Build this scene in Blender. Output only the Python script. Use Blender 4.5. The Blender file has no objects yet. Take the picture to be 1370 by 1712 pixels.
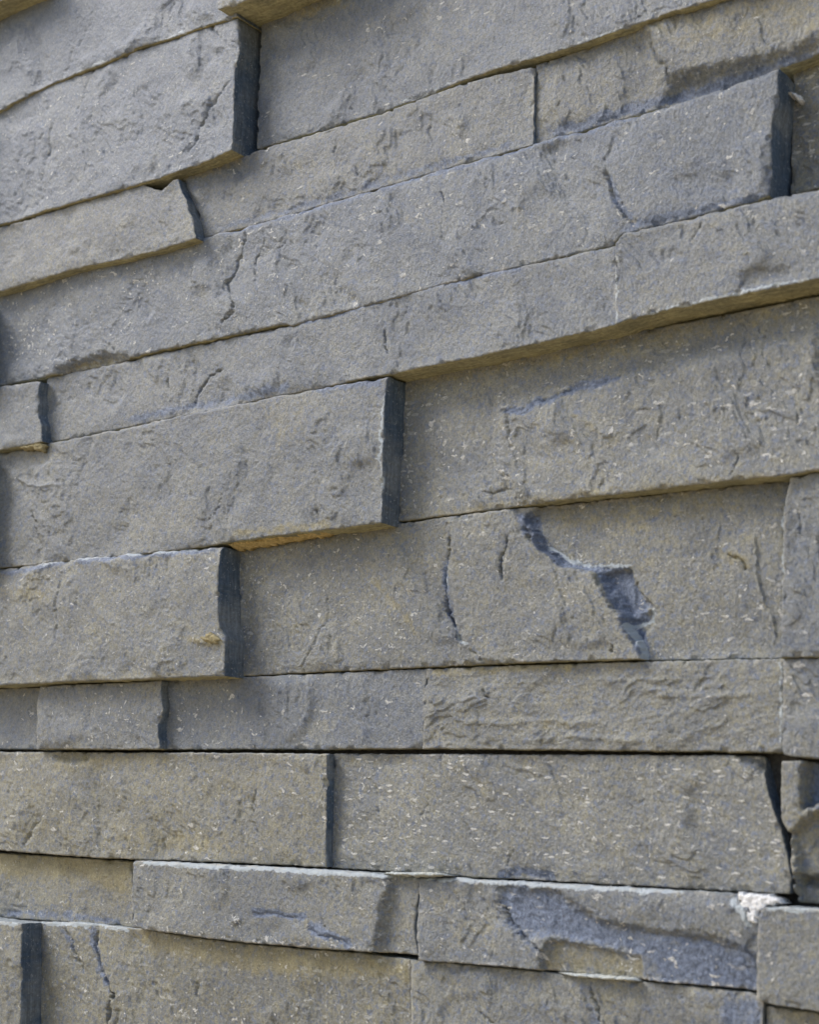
import bpy, math, random
import numpy as np
from mathutils import Matrix, Vector

scene = bpy.context.scene
# ------------------------------------------------------------------ camera
W, H = 1370.0, 1712.0
F = math.sqrt(3185 * 480 + 379 * 12000)            # focal length in photograph pixels
DIST, CAM_Z = 0.50, 0.95
ax = np.array([3185., 379., F]);  ax /= np.linalg.norm(ax)      # wall's run, in camera axes
az = np.array([480., 12000., -F]); az /= np.linalg.norm(az)     # upright, in camera axes
ay = np.cross(az, ax)                                            # into the wall
R = np.array([ax, ay, az])                                       # camera -> world
cam_loc = np.array([0., -DIST, CAM_Z])
cd = bpy.data.cameras.new('camera'); cam = bpy.data.objects.new('camera', cd)
scene.collection.objects.link(cam)
m = Matrix([list(R[i]) + [cam_loc[i]] for i in range(3)] + [[0, 0, 0, 1]])
cam.matrix_world = m
cd.sensor_fit = 'HORIZONTAL'; cd.sensor_width = 36.0; cd.lens = F / W * 36.0
cd.clip_start = 0.01; cd.clip_end = 200
scene.camera = cam
cd.dof.use_dof = True; cd.dof.focus_distance = 0.68; cd.dof.aperture_fstop = 20
# ------------------------------------------------------------------ sky, sun, exposure
world = bpy.data.worlds.new('World'); scene.world = world; world.use_nodes = True
wn = world.node_tree; wn.nodes.clear()
SUN_EL, SUN_AZ = math.radians(44), math.radians(-119)   # azimuth measured from +Y, clockwise
sky = wn.nodes.new('ShaderNodeTexSky'); sky.sky_type = 'NISHITA'; sky.sun_disc = False
sky.sun_elevation = SUN_EL; sky.sun_rotation = SUN_AZ
sky.dust_density = 2.5; sky.air_density = 1.0
bg = wn.nodes.new('ShaderNodeBackground'); bg.inputs[1].default_value = 0.10
wo = wn.nodes.new('ShaderNodeOutputWorld')
wn.links.new(sky.outputs[0], bg.inputs[0]); wn.links.new(bg.outputs[0], wo.inputs[0])
sd = bpy.data.lights.new('sun', 'SUN'); sd.energy = 1.5; sd.angle = math.radians(24); sd.color = (1.0, 0.985, 0.97)
sun = bpy.data.objects.new('sun', sd); scene.collection.objects.link(sun)
sdir = Vector((math.sin(SUN_AZ) * math.cos(SUN_EL), math.cos(SUN_AZ) * math.cos(SUN_EL), math.sin(SUN_EL)))
sun.rotation_euler = sdir.to_track_quat('Z', 'Y').to_euler()
scene.view_settings.view_transform = 'Standard'; scene.view_settings.look = 'None'
scene.view_settings.gamma = 1.0; scene.view_settings.use_curve_mapping = False
scene.view_settings.exposure = 0.86
scene.render.engine = 'CYCLES'
scene.cycles.pixel_filter_type = 'BLACKMAN_HARRIS'; scene.cycles.filter_width = 1.5
scene.cycles.max_bounces = 6; scene.cycles.diffuse_bounces = 4

# ------------------------------------------------------------------ maths helpers
def unproject(px, py, d):
    """photograph pixel -> point of the plane that lies d metres in front of the backing wall"""
    c = np.stack([px - W / 2, H / 2 - py, np.full_like(px, -F)], -1)
    w = c @ R.T
    t = (-d - cam_loc[1]) / w[..., 1]
    return cam_loc + w * t[..., None]

def ext(x0, y0, x1):
    return (x1, 1235 + (y0 - 1235) * (x1 + 2500) / (x0 + 2500))

def hash2(ix, iy, seed):
    n = (ix.astype(np.int64) * 374761393 + iy.astype(np.int64) * 668265263 + seed * 1442695041) & 0xffffffff
    n = ((n ^ (n >> 13)) * 1274126177) & 0xffffffff
    n = ((n ^ (n >> 16)) * 2246822519) & 0xffffffff
    return ((n ^ (n >> 15)) & 0xffffff) / float(0xffffff)

def noise(x, y, seed=0):
    ix = np.floor(x); iy = np.floor(y); fx = x - ix; fy = y - iy
    u = fx * fx * fx * (fx * (fx * 6 - 15) + 10); v = fy * fy * fy * (fy * (fy * 6 - 15) + 10)
    def g(a, b):
        an = hash2(ix + a, iy + b, seed) * 2 * np.pi
        return np.cos(an) * (fx - a) + np.sin(an) * (fy - b)
    return 1.5 * ((g(0, 0) * (1 - u) + g(1, 0) * u) * (1 - v) + (g(0, 1) * (1 - u) + g(1, 1) * u) * v)

def fbm(x, y, seed=0, octaves=4, gain=0.5):
    s = 0; a = 1.0
    for o in range(octaves):
        s = s + a * noise(x, y, seed + 17 * o); x = x * 2.03 + 3.1; y = y * 2.03 + 7.7; a *= gain
    return s

def smooth(t):
    t = np.clip(t, 0, 1); return t * t * (3 - 2 * t)

def poly_param(pts, n):
    p = np.array(pts, float); s = np.r_[0, np.cumsum(np.hypot(*np.diff(p, axis=0).T))]
    t = np.linspace(0, s[-1], n)
    return np.stack([np.interp(t, s, p[:, 0]), np.interp(t, s, p[:, 1])], -1)

def tuck(pts, dy, x0=-1e9, x1=1e9):
    """carry a lower edge a little down behind the block below, which stands further out"""
    return [(x, y + (dy if x0 <= x <= x1 else 0)) for x, y in pts]

def dist_poly(x, y, pts, closed=False):
    d = np.full(x.shape, 1e9); p = list(pts) + ([pts[0]] if closed else [])
    along = np.zeros(x.shape); tot = 0
    L = sum(math.hypot(b[0] - a[0], b[1] - a[1]) for a, b in zip(p, p[1:]))
    for a, b in zip(p, p[1:]):
        dx, dy = b[0] - a[0], b[1] - a[1]; ll = dx * dx + dy * dy + 1e-9; l = math.sqrt(ll)
        t = np.clip(((x - a[0]) * dx + (y - a[1]) * dy) / ll, 0, 1)
        q = np.hypot(x - a[0] - t * dx, y - a[1] - t * dy)
        mk = q < d; d = np.where(mk, q, d); along = np.where(mk, (tot + t * l) / L, along); tot += l
    return d, along

def inside(x, y, pts):
    r = np.zeros(x.shape, bool); n = len(pts)
    for i in range(n):
        x1, y1 = pts[i]; x2, y2 = pts[(i + 1) % n]
        if y1 == y2: continue
        c = ((y1 > y) != (y2 > y)) & (x < (x2 - x1) * (y - y1) / (y2 - y1) + x1)
        r ^= c
    return r

# ------------------------------------------------------------------ materials
def mat_new(name):
    mt = bpy.data.materials.new(name); mt.use_nodes = True
    mt.node_tree.nodes.clear(); return mt, mt.node_tree

class N:
    def __init__(s, nt): s.nt = nt
    def __call__(s, typ, ins=None, **kw):
        n = s.nt.nodes.new(typ)
        for k, v in kw.items(): setattr(n, k, v)
        for k, v in (ins or {}).items():
            sock = n.inputs[k]
            if isinstance(v, bpy.types.NodeSocket): s.nt.links.new(v, sock)
            else: sock.default_value = v
        return n
    def math(s, op, a, b=0.0, c=None, clamp=False):
        d = {0: a, 1: b}
        if c is not None: d[2] = c
        return s('ShaderNodeMath', d, operation=op, use_clamp=clamp).outputs[0]
    def noise(s, vec, scale, detail=4, rough=0.55, dist=0.0):
        return s('ShaderNodeTexNoise', {'Vector': vec, 'Scale': scale, 'Detail': detail, 'Roughness': rough, 'Distortion': dist}).outputs['Fac']
    def rng(s, v, a, b, c=0.0, d=1.0):
        return s('ShaderNodeMapRange', {0: v, 1: a, 2: b, 3: c, 4: d}).outputs[0]
    def mix(s, f, a, b, blend='MIX'):
        n = s('ShaderNodeMix', data_type='RGBA', blend_type=blend)
        for i, v in ((0, f), (6, a), (7, b)):
            if isinstance(v, bpy.types.NodeSocket): s.nt.links.new(v, n.inputs[i])
            else: n.inputs[i].default_value = v if i == 0 else (*v, 1.0)
        return n.outputs[2]
    def map(s, vec, scale, loc=(0, 0, 0), rot=(0, 0, 0)):
        return s('ShaderNodeMapping', {'Vector': vec, 'Location': loc, 'Rotation': rot, 'Scale': scale}).outputs[0]

def slate_front():
    mt, nt = mat_new('split_slate'); n = N(nt)
    tc = n('ShaderNodeTexCoord').outputs['Object']
    info = n('ShaderNodeObjectInfo')
    off = n('ShaderNodeVectorMath', {0: tc, 1: n('ShaderNodeCombineXYZ', {0: info.outputs['Random'], 1: n.math('MULTIPLY', info.outputs['Random'], 7.3), 2: 0.0}).outputs[0]}, operation='ADD').outputs[0]
    sep = n('ShaderNodeSeparateColor', {0: info.outputs['Color']})
    brown, light, fleck_amt = sep.outputs[0], sep.outputs[1], sep.outputs[2]
    edge = n('ShaderNodeAttribute', attribute_name='edge').outputs['Fac']
    hgt = n('ShaderNodeAttribute', attribute_name='relief').outputs['Fac']
    # large stains, mid mottling, fine grain
    big = n.noise(off, 22, 4, 0.6, 0.6)
    mid = n.noise(off, 110, 5, 0.65, 0.5)
    fine = n.noise(n.map(off, (1.0, 1.0, 0.75), rot=(0, 0.5, 0)), 800, 4, 0.7)
    grit = n.noise(off, 1900, 3, 0.7)
    a = n.math('ADD', n.math('MULTIPLY', big, 0.9), n.math('MULTIPLY', mid, 0.8))
    a = n.math('ADD', a, n.math('MULTIPLY', fine, 0.55))
    a = n.math('ADD', a, n.math('MULTIPLY', brown, 0.75))
    f = n.rng(a, 1.05, 1.95)
    col = n.mix(f, (0.192, 0.222, 0.270), (0.262, 0.256, 0.212))
    # iron / dust stains
    st = n.rng(n.noise(n.map(off, (0.6, 1, 1.3), rot=(0, 0.4, 0)), 60, 6, 0.7, 1.0), 0.56, 0.72)
    st = n.math('MULTIPLY', st, n.rng(brown, 0.1, 1.0, 0.08, 0.6))
    col = n.mix(st, col, (0.295, 0.262, 0.150))
    bl = n.rng(n.noise(n.map(off, (1, 1, 1), loc=(3, 1, 2)), 420, 4, 0.7, 0.8), 0.50, 0.62, 0.0, 0.75)
    col = n.mix(bl, col, (0.138, 0.176, 0.265))
    yl = n.rng(n.noise(n.map(off, (1, 1, .8), loc=(8, 1, 5)), 480, 4, 0.7, 0.8), 0.50, 0.62, 0.0, 0.6)
    yl = n.math('MULTIPLY', yl, n.rng(brown, 0, 1, 0.15, 1.0))
    col = n.mix(yl, col, (0.305, 0.280, 0.165))
    # traced colours: blue painted for skylit steps and broken slate, sandy dust
    fresh_skylit = n('ShaderNodeAttribute', attribute_name='fresh_skylit').outputs['Fac']
    dust = n('ShaderNodeAttribute', attribute_name='dust').outputs['Fac']
    pale = n('ShaderNodeAttribute', attribute_name='pale').outputs['Fac']
    nb = n.noise(n.map(off, (1, 1, 1), loc=(2, 6, 1)), 230, 5, 0.75)
    mf = n.math('MULTIPLY', n.rng(n.math('ADD', fresh_skylit, n.math('MULTIPLY', n.math('SUBTRACT', nb, 0.5), 1.8)), 0.35, 0.65), n.rng(fresh_skylit, 0.0, 0.25))
    col = n.mix(n.math('MULTIPLY', mf, 0.85), col, n.mix(n.rng(fine, .35, .65), (0.105, 0.145, 0.235), (0.19, 0.235, 0.335)))
    md = n.math('MULTIPLY', n.rng(n.math('ADD', dust, n.math('MULTIPLY', n.math('SUBTRACT', nb, 0.5), 2.0)), 0.30, 0.75), n.rng(dust, 0.0, 0.25))
    col = n.mix(n.math('MULTIPLY', md, 0.75), col, (0.325, 0.285, 0.155))
    # value changes
    v = n.math('MULTIPLY', n.rng(fine, 0.3, 0.7, 0.76, 1.24), n.rng(grit, 0.3, 0.7, 0.72, 1.28))
    v = n.math('MULTIPLY', v, n.rng(mid, 0.3, 0.7, 0.86, 1.13))
    v = n.math('MULTIPLY', v, n.rng(big, 0.35, 0.65, 0.88, 1.1))
    v = n.math('MULTIPLY', v, n.rng(light, 0, 1, 0.7, 1.3))
    col = n.mix(1.0, col, n('ShaderNodeCombineColor', {0: v, 1: v, 2: v}).outputs[0], 'MULTIPLY')
    # dark pores
    po = n.rng(n.noise(n.map(off, (1, 1, 0.6)), 1000, 2, 0.5), 0.36, 0.28, 0.0, 0.6)
    col = n.mix(po, col, (0.06, 0.06, 0.06))
    # pale scratch flecks: short bent dashes, some of them only
    wob = n('ShaderNodeTexNoise', {'Vector': off, 'Scale': 260.0, 'Detail': 3.0}).outputs['Color']
    wv = n('ShaderNodeVectorMath', {0: wob, 1: (0.5, 0.5, 0.5)}, operation='SUBTRACT').outputs[0]
    wv = n('ShaderNodeVectorMath', {0: wv, 'Scale': 0.006}, operation='SCALE').outputs[0]
    wp = n('ShaderNodeVectorMath', {0: off, 1: wv}, operation='ADD').outputs[0]
    def flecks(sc, loc, rot, r, gate):
        vr = n('ShaderNodeTexVoronoi', {'Vector': n.map(wp, sc, loc, rot), 'Scale': 1.0, 'Randomness': 1.0}, feature='F1', distance='EUCLIDEAN')
        g = n('ShaderNodeSeparateColor', {0: vr.outputs['Color']})
        rr = n.math('MULTIPLY', g.outputs[1], r)
        dd = n.rng(n.math('SUBTRACT', vr.outputs['Distance'], rr), 0.0, -0.05)
        gt = n.math('GREATER_THAN', g.outputs[0], n.math('SUBTRACT', 1.0, n.math('MULTIPLY', n.math('MULTIPLY', n.math('ADD', fleck_amt, n.math('MULTIPLY', pale, 2.2)), 1.0), gate)))
        return n.math('MULTIPLY', dd, gt)
    f1 = flecks((130, 10, 420), (0, 0, 0), (0, 0.1, 0), 0.33, 0.50)
    f2 = flecks((330, 10, 170), (4, 0, 2), (0, 0.5, 0), 0.28, 0.14)
    f3 = flecks((430, 10, 560), (1, 0, 9), (0, 0, 0), 0.34, 0.75)
    fl = n.math('MAXIMUM', n.math('MAXIMUM', f1, f2), f3)
    cl = n.rng(n.noise(n.map(off, (1, 1, 1), loc=(5, 5, 5)), 75, 3, 0.6), 0.42, 0.58, 0.05, 1.0)
    fl = n.math('MULTIPLY', fl, n.math('MAXIMUM', cl, pale))
    wp = n('ShaderNodeVectorMath', {0: off, 1: n('ShaderNodeVectorMath', {0: wv, 'Scale': 0.28}, operation='SCALE').outputs[0]}, operation='ADD').outputs[0]
    f4 = flecks((125, 10, 430), (7, 0, 3), (0, 0.08, 0), 0.34, 0.5)
    f4 = n.math('MULTIPLY', f4, n.rng(fleck_amt, 0.45, 1.0, 0.0, 1.0))
    fl = n.math('MAXIMUM', fl, f4)
    fl = n.math('MULTIPLY', fl, n.rng(grit, 0.35, 0.55, 0.35, 1.0))
    col = n.mix(fl, col, (0.78, 0.77, 0.73))
    lit_lime = n('ShaderNodeAttribute', attribute_name='lit_lime').outputs['Fac']  # pale paint for lit top edges, also chipped rims and mortar
    lm = n.rng(n.math('ADD', lit_lime, n.math('MULTIPLY', n.math('SUBTRACT', n.noise(off, 520, 4, 0.75), 0.5), 1.3)), 0.42, 0.62)
    lm = n.math('MULTIPLY', lm, n.rng(lit_lime, 0.05, 0.3))
    col = n.mix(n.math('MULTIPLY', lm, 0.85), col, (0.50, 0.56, 0.60))
    # pale bruised edge
    en = n.math('MULTIPLY', n.rng(edge, 0.0016, 0.0002), n.rng(n.noise(off, 170, 4, 0.7), 0.47, 0.62))
    col = n.mix(n.math('MULTIPLY', en, 0.6), col, (0.50, 0.47, 0.40))
    rough = n.rng(fine, 0.3, 0.7, 0.36, 0.56)
    h = n.math('ADD', n.math('MULTIPLY', n.noise(n.map(off, (1.0, 1, 0.7), rot=(0, 0.5, 0)), 750, 4, 0.75, 0.3), 1.0), n.math('MULTIPLY', grit, 0.30))
    h = n.math('ADD', h, n.math('MULTIPLY', fl, 0.25))
    bp = n('ShaderNodeBump', {'Strength': 1.0, 'Distance': 0.0010, 'Height': h})
    bs = n('ShaderNodeBsdfPrincipled', {'Base Color': col, 'Roughness': rough, 'Normal': bp.outputs[0], 'Specular IOR Level': 0.5})
    n('ShaderNodeOutputMaterial', {0: bs.outputs[0]})
    return mt

def slate_sawn_shade():
    mt, nt = mat_new('shaded_sawn_slate'); n = N(nt)
    tc = n('ShaderNodeTexCoord').outputs['Object']
    big = n.noise(tc, 45, 4, 0.6, 0.4); fine = n.noise(tc, 600, 4, 0.7)
    lines = n.noise(n.map(tc, (60, 900, 60)), 1.0, 2, 0.5)
    col = n.mix(n.rng(big, 0.42, 0.6), (0.085, 0.120, 0.168), (0.185, 0.208, 0.228))  # shade of the unlit ends put into the dark blue
    v = n.math('MULTIPLY', n.rng(fine, 0.3, 0.7, 0.75, 1.25), n.rng(lines, 0.3, 0.7, 0.75, 1.25))
    col = n.mix(1.0, col, n('ShaderNodeCombineColor', {0: v, 1: v, 2: v}).outputs[0], 'MULTIPLY')
    fl = n.rng(n.noise(tc, 650, 3, 0.7), 0.60, 0.68, 0.0, 0.7)
    col = n.mix(fl, col, (0.40, 0.42, 0.44))
    bp = n('ShaderNodeBump', {'Strength': 0.6, 'Distance': 0.0004, 'Height': n.math('ADD', fine, lines)})
    bs = n('ShaderNodeBsdfPrincipled', {'Base Color': col, 'Roughness': 0.7, 'Normal': bp.outputs[0], 'Specular IOR Level': 0.35})
    n('ShaderNodeOutputMaterial', {0: bs.outputs[0]})
    return mt

def slate_bed():
    """bed faces (upper and lower sides): sawn, warm bounced light in their colour"""
    mt, nt = mat_new('warm_bounce_bed_face'); n = N(nt)
    tc = n('ShaderNodeTexCoord').outputs['Object']
    big = n.noise(tc, 70, 4, 0.6, 0.4); fine = n.noise(tc, 600, 4, 0.7)
    lines = n.noise(n.map(tc, (60, 700, 60)), 1.0, 2, 0.5)
    col = n.mix(n.rng(big, 0.35, 0.65), (0.26, 0.25, 0.17), (0.39, 0.36, 0.22))  # warm ground bounce on the undersides painted in as yellow
    v = n.math('MULTIPLY', n.rng(fine, 0.3, 0.7, 0.7, 1.3), n.rng(lines, 0.3, 0.7, 0.75, 1.25))
    col = n.mix(1.0, col, n('ShaderNodeCombineColor', {0: v, 1: v, 2: v}).outputs[0], 'MULTIPLY')
    bp = n('ShaderNodeBump', {'Strength': 0.7, 'Distance': 0.0005, 'Height': n.math('ADD', fine, lines)})
    bs = n('ShaderNodeBsdfPrincipled', {'Base Color': col, 'Roughness': 0.85, 'Normal': bp.outputs[0], 'Specular IOR Level': 0.25})
    n('ShaderNodeOutputMaterial', {0: bs.outputs[0]})
    return mt

def mortar(name, c1, c2, grain=900):
    mt, nt = mat_new(name); n = N(nt)
    tc = n('ShaderNodeTexCoord').outputs['Object']
    a = n.noise(tc, 260, 5, 0.7); b = n.noise(tc, grain, 3, 0.7)
    col = n.mix(n.rng(a, 0.35, 0.65), c1, c2)
    v = n.rng(b, 0.3, 0.7, 0.72, 1.22)
    col = n.mix(1.0, col, n('ShaderNodeCombineColor', {0: v, 1: v, 2: v}).outputs[0], 'MULTIPLY')
    bp = n('ShaderNodeBump', {'Strength': 1.0, 'Distance': 0.0008, 'Height': n.math('ADD', a, b)})
    bs = n('ShaderNodeBsdfPrincipled', {'Base Color': col, 'Roughness': 0.95, 'Normal': bp.outputs[0], 'Specular IOR Level': 0.15})
    n('ShaderNodeOutputMaterial', {0: bs.outputs[0]})
    return mt

M_FRONT, M_SAWN_SHADE, M_BED = slate_front(), slate_sawn_shade(), slate_bed()
M_TOP = None
M_SAND = mortar('sandy_mortar', (0.50, 0.38, 0.17), (0.66, 0.52, 0.27))
M_WHITE = mortar('white_mortar', (0.84, 0.85, 0.86), (0.92, 0.92, 0.92))
M_CRUMB = mortar('brown_mortar', (0.28, 0.24, 0.14), (0.42, 0.36, 0.21))
M_PALE = mortar('pale_mortar', (0.42, 0.47, 0.50), (0.60, 0.60, 0.52))
M_TOP = mortar('skylit_top_face', (0.26, 0.29, 0.31), (0.42, 0.46, 0.48))  # sky light on the tops put into the pale blue
M_BACK = mortar('backing_mortar', (0.06, 0.06, 0.06), (0.10, 0.095, 0.085), 500)
M_GROUND = mortar('sandy_ground', (0.38, 0.29, 0.16), (0.50, 0.40, 0.25), 20)

# ------------------------------------------------------------------ mesh builders
def link_mesh(name, V, Fq, mats, mi=None, parent=None, smooth_shade=True, attrs=None):
    c = V.mean(0) if parent is None else np.zeros(3)
    me = bpy.data.meshes.new(name)
    me.vertices.add(len(V)); me.vertices.foreach_set('co', (V - c).astype(np.float32).ravel())
    me.loops.add(Fq.size); me.loops.foreach_set('vertex_index', Fq.astype(np.int32).ravel())
    me.polygons.add(len(Fq)); me.polygons.foreach_set('loop_start', np.arange(0, Fq.size, 4, dtype=np.int32))
    for mt in mats: me.materials.append(mt)
    if mi is not None: me.polygons.foreach_set('material_index', mi.astype(np.int32))
    me.polygons.foreach_set('use_smooth', np.full(len(Fq), smooth_shade))
    for k, v in (attrs or {}).items():
        at = me.attributes.new(k, 'FLOAT', 'POINT'); at.data.foreach_set('value', v.astype(np.float32))
    me.update(calc_edges=True); me.validate()
    o = bpy.data.objects.new(name, me); scene.collection.objects.link(o)
    o.location = c; o.parent = parent
    return o

STEP = 1.9
BASE = 4.0      # mm added to every protrusion
def stone(label, top, bottom, d, left=(), right=(), feats=(), tint=(0.5, 0.5, 0.5), rough=1.0, seed=0,
          group='split slate blocks laid in the wall', rr=0.32, grain_dir=0.0, bevel=0.0):
    """top, bottom: traced edges left to right; left, right: traced points between them, top to bottom;
       d: how far the four corners stand out of the backing, mm (top left, top right, bottom left, bottom right)"""
    global _sid
    top = [tuple(p) for p in top]; bottom = [tuple(p) for p in bottom]
    L = [top[0]] + list(left) + [bottom[0]]; Rr = [top[-1]] + list(right) + [bottom[-1]]
    wpx = max(math.dist(top[0], top[-1]), math.dist(bottom[0], bottom[-1]))
    hpx = max(abs(L[0][1] - L[-1][1]), abs(Rr[0][1] - Rr[-1][1]))
    nu = max(6, int(wpx / STEP)) + 1; nv = max(6, int(hpx / STEP)) + 1
    T = poly_param(top, nu)[None]; B = poly_param(bottom, nu)[None]
    Lp = poly_param(L, nv)[:, None]; Rp = poly_param(Rr, nv)[:, None]
    u = np.linspace(0, 1, nu)[None, :, None]; v = np.linspace(0, 1, nv)[:, None, None]
    P = (1 - v) * T + v * B + (1 - u) * Lp + u * Rp - ((1 - u) * (1 - v) * T[:, :1] + u * (1 - v) * T[:, -1:] + (1 - u) * v * B[:, :1] + u * v * B[:, -1:])
    x, y = P[..., 0], P[..., 1]
    # small irregularities of the outline (same field for neighbours)
    x = x + 0.9 * noise(x / 23, y / 19, 5) + 0.9 * noise(x / 7, y / 6, 6)
    y = y + 0.8 * noise(x / 31, y / 27, 7) + 0.9 * noise(x / 8, y / 7, 8)
    uu, vv = u[..., 0], v[..., 0]
    dep = ((1 - vv) * ((1 - uu) * d[0] + uu * d[1]) + vv * ((1 - uu) * d[2] + uu * d[3]) + BASE) * 1e-3
    Q = unproject(x, y, dep)
    X, Z = Q[..., 0] * 1000, Q[..., 2] * 1000          # mm
    s = 100 + seed * 31
    # relief of the split face, mm
    ca, sa = math.cos(0.5 + grain_dir), math.sin(0.5 + grain_dir)
    Xr, Zr = X * ca + Z * sa, -X * sa + Z * ca
    wx = 5 * fbm(X / 22, Z / 22, s + 1, 3); wz = 5 * fbm(X / 22 + 9, Z / 22, s + 2, 3)
    big = fbm(X / 60, Z / 45, s, 2) * 0.9
    lay = fbm((Xr + wx) / 30, (Zr + wz) / 75, s + 3, 5) * 3.6
    fl = np.floor(lay); fr = lay - fl
    terr = (fl + smooth((fr - 0.35) / 0.07)) * 0.50
    mask = smooth((fbm(X / 40, Z / 40, s + 4, 2) + 0.15) * 2.5)
    med = fbm(Xr / 5, Zr / 13, s + 5, 3) * 0.26
    fin = fbm(Xr / 1.5, Zr / 3.2, s + 6, 3, 0.6) * 0.105
    ridg = (1 - np.abs(fbm((Xr + wx * .5) / 3.5, (Zr + wz * .5) / 9, s + 7, 3))) ** 3 * 0.14
    pit = -0.35 * smooth((noise(X / 2.6, Z / 2.6, s + 8) - 0.42) * 6)
    h = big + terr * mask + (med + fin + ridg + pit * 0.4) * rough
    # distance from the outline, mm
    def gd(a, b): return np.linalg.norm(a - b, axis=-1) * 1000
    eL, eR = gd(Q, Q[:, :1]), gd(Q, Q[:, -1:]); eT, eB = gd(Q, Q[:1]), gd(Q, Q[-1:])
    e = np.minimum(np.minimum(eL, eR), np.minimum(eT, eB))
    # keep the outline at its depth; round and bruise it
    h = h * smooth(e / 7.0 + 0.30)
    rv = rr * (1.0 + 0.9 * fbm(X / 9, Z / 9, s + 9, 3)); rv = np.clip(rv, 0.2, 3.0) * np.where(np.minimum(eL, eR) < np.minimum(eT, eB), 0.55, 1.0)
    t = np.clip(1 - e / rv, 0, 1); h = h - rv * (1 - np.sqrt(np.clip(1 - t * t, 0, 1))) * 0.8
    if bevel:
        bv = bevel * (1 + 0.8 * fbm(X / 12, Z / 12, s + 30, 3)); tb = np.clip(1 - eT / np.clip(bv, .3, 9), 0, 1)
        h = h - 0.75 * bv * tb ** 1.7
    chip = smooth((fbm(X / 7, Z / 7, s + 10, 2) - 0.30) * 3.5); tc_ = np.clip(1 - e / 2.2, 0, 1)
    h = h - chip * tc_ * 1.1
    # traced features
    masks = {k: np.zeros(x.shape) for k in ('fresh_skylit', 'dust', 'pale', 'lit_lime')}
    wpx_ = 5 * fbm(x / 26, y / 26, s + 11, 3); wpy_ = 5 * fbm(x / 26 + 4, y / 26, s + 12, 3)
    xw = x + wpx_ * 0.9 + 2.2 * noise(x / 5, y / 5, s + 14); yw = y + wpy_ * 0.9 + 2.2 * noise(x / 5, y / 5, s + 15)
    for ft in feats:
        k = ft[0]
        if k == 'crack':
            _, pts, wd, dp = ft; dd, al = dist_poly(xw, yw, pts)
            fade = smooth(np.minimum(al, 1 - al) * 6 + 0.15)
            wd_ = wd * (0.75 + 0.6 * noise(x / 14, y / 14, s + 13))
            pa, pb = np.array(pts[0]), np.array(pts[-1])
            sidev = ((x - pa[0]) * (pb[1] - pa[1]) - (y - pa[1]) * (pb[0] - pa[0])) / (np.hypot(*(pb - pa)) + 1e-6)
            h = h - 1.5 * dp * fade * np.exp(-(dd / (wd_ * 0.55)) ** 2)
            h = h + 0.30 * dp * fade * np.exp(-(dd / (wd * 3.5)) ** 2) * np.tanh(sidev / 2)
        elif k == 'area':        # raised (+) or sunk (-) patch with soft border
            _, pts, dp, soft = ft; dd, _ = dist_poly(xw, yw, pts, True)
            sgn = np.where(inside(xw, yw, pts), dd, -dd)
            h = h + (1.45 if abs(dp) > 1.25 else 1.0) * dp * smooth(sgn / soft * 0.7 + 0.5)
        elif k in masks:         # traced patch of another colour: painted skylight blue with broken slate, sandy dust, pale scuffs
            _, pts, st_, soft = ft
            if len(pts) > 2 and k != 'line' and st_ > 0:
                dd, _ = dist_poly(xw, yw, pts, True); sgn = np.where(inside(xw, yw, pts), dd, -dd)
                masks[k] = np.maximum(masks[k], st_ * smooth(sgn / soft * 0.5 + 0.5))
        elif k in ('fresh_skylitline', 'dustline', 'paleline', 'lit_limeline'):
            _, pts, wd, st_ = ft; dd, al = dist_poly(xw, yw, pts)
            masks[k[:-4]] = np.maximum(masks[k[:-4]], st_ * np.exp(-(dd / wd) ** 2) * smooth(np.minimum(al, 1 - al) * 8 + .3))
        elif k == 'ridge':
            _, pts, wd, dp = ft; dd, al = dist_poly(xw, yw, pts)
            h = h + dp * smooth(np.minimum(al, 1 - al) * 5) * np.exp(-(dd / wd) ** 2)
    h = h + masks['fresh_skylit'] * (0.55 * np.abs(fbm(Xr / 5.0, Zr / 9, s + 40, 3)) + 0.04 * fbm(X / 1.6, Z / 1.3, s + 41, 2)) - 0.35 * masks['fresh_skylit']
    Q = Q.copy(); Q[..., 1] -= h * 1e-3
    # skirt: ends and bed faces going back into the backing wall
    idx = np.arange(nu * nv).reshape(nv, nu)
    ring = np.concatenate([idx[0, :-1], idx[:-1, -1], idx[-1, ::-1][:-1], idx[::-1, 0][:-1]])
    side = np.concatenate([np.full(nu - 1, 3), np.full(nv - 1, 1), np.full(nu - 1, 2), np.full(nv - 1, 1)])
    V = [Q.reshape(-1, 3)]; nR = len(ring); K = 9
    edge_pts = V[0][ring]
    cen = edge_pts.mean(0)
    dirv = np.roll(edge_pts, -1, 0) - np.roll(edge_pts, 1, 0)
    nrm = np.stack([dirv[:, 2], np.zeros(nR), -dirv[:, 0]], -1); nrm /= np.linalg.norm(nrm, axis=1)[:, None] + 1e-12
    acc = np.cumsum(np.linalg.norm(np.roll(edge_pts, -1, 0) - edge_pts, axis=1)) * 1000
    chord = edge_pts.copy(); r0, r1 = nu - 1, nu - 1 + nv - 1
    tt = np.linspace(0, 1, r1 - r0 + 1)[:, None]
    chord[r0:r1 + 1] = edge_pts[r0] * (1 - tt) + edge_pts[r1] * tt
    for k in range(1, K + 1):
        f = (k / K) ** 1.3
        p = edge_pts * (1 - min(1, 1.6 * f) * 0.85) + chord * min(1, 1.6 * f) * 0.85; p[:, 1] = edge_pts[:, 1] * (1 - f) + 0.003 * f
        p += nrm * ((fbm(acc / 4, np.full(nR, k * 0.7), s + 20, 3) * 0.35 + 0.2 * min(k, 2) * 0) * 1e-3)[:, None]
        V.append(p)
    V = np.concatenate(V)
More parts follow.
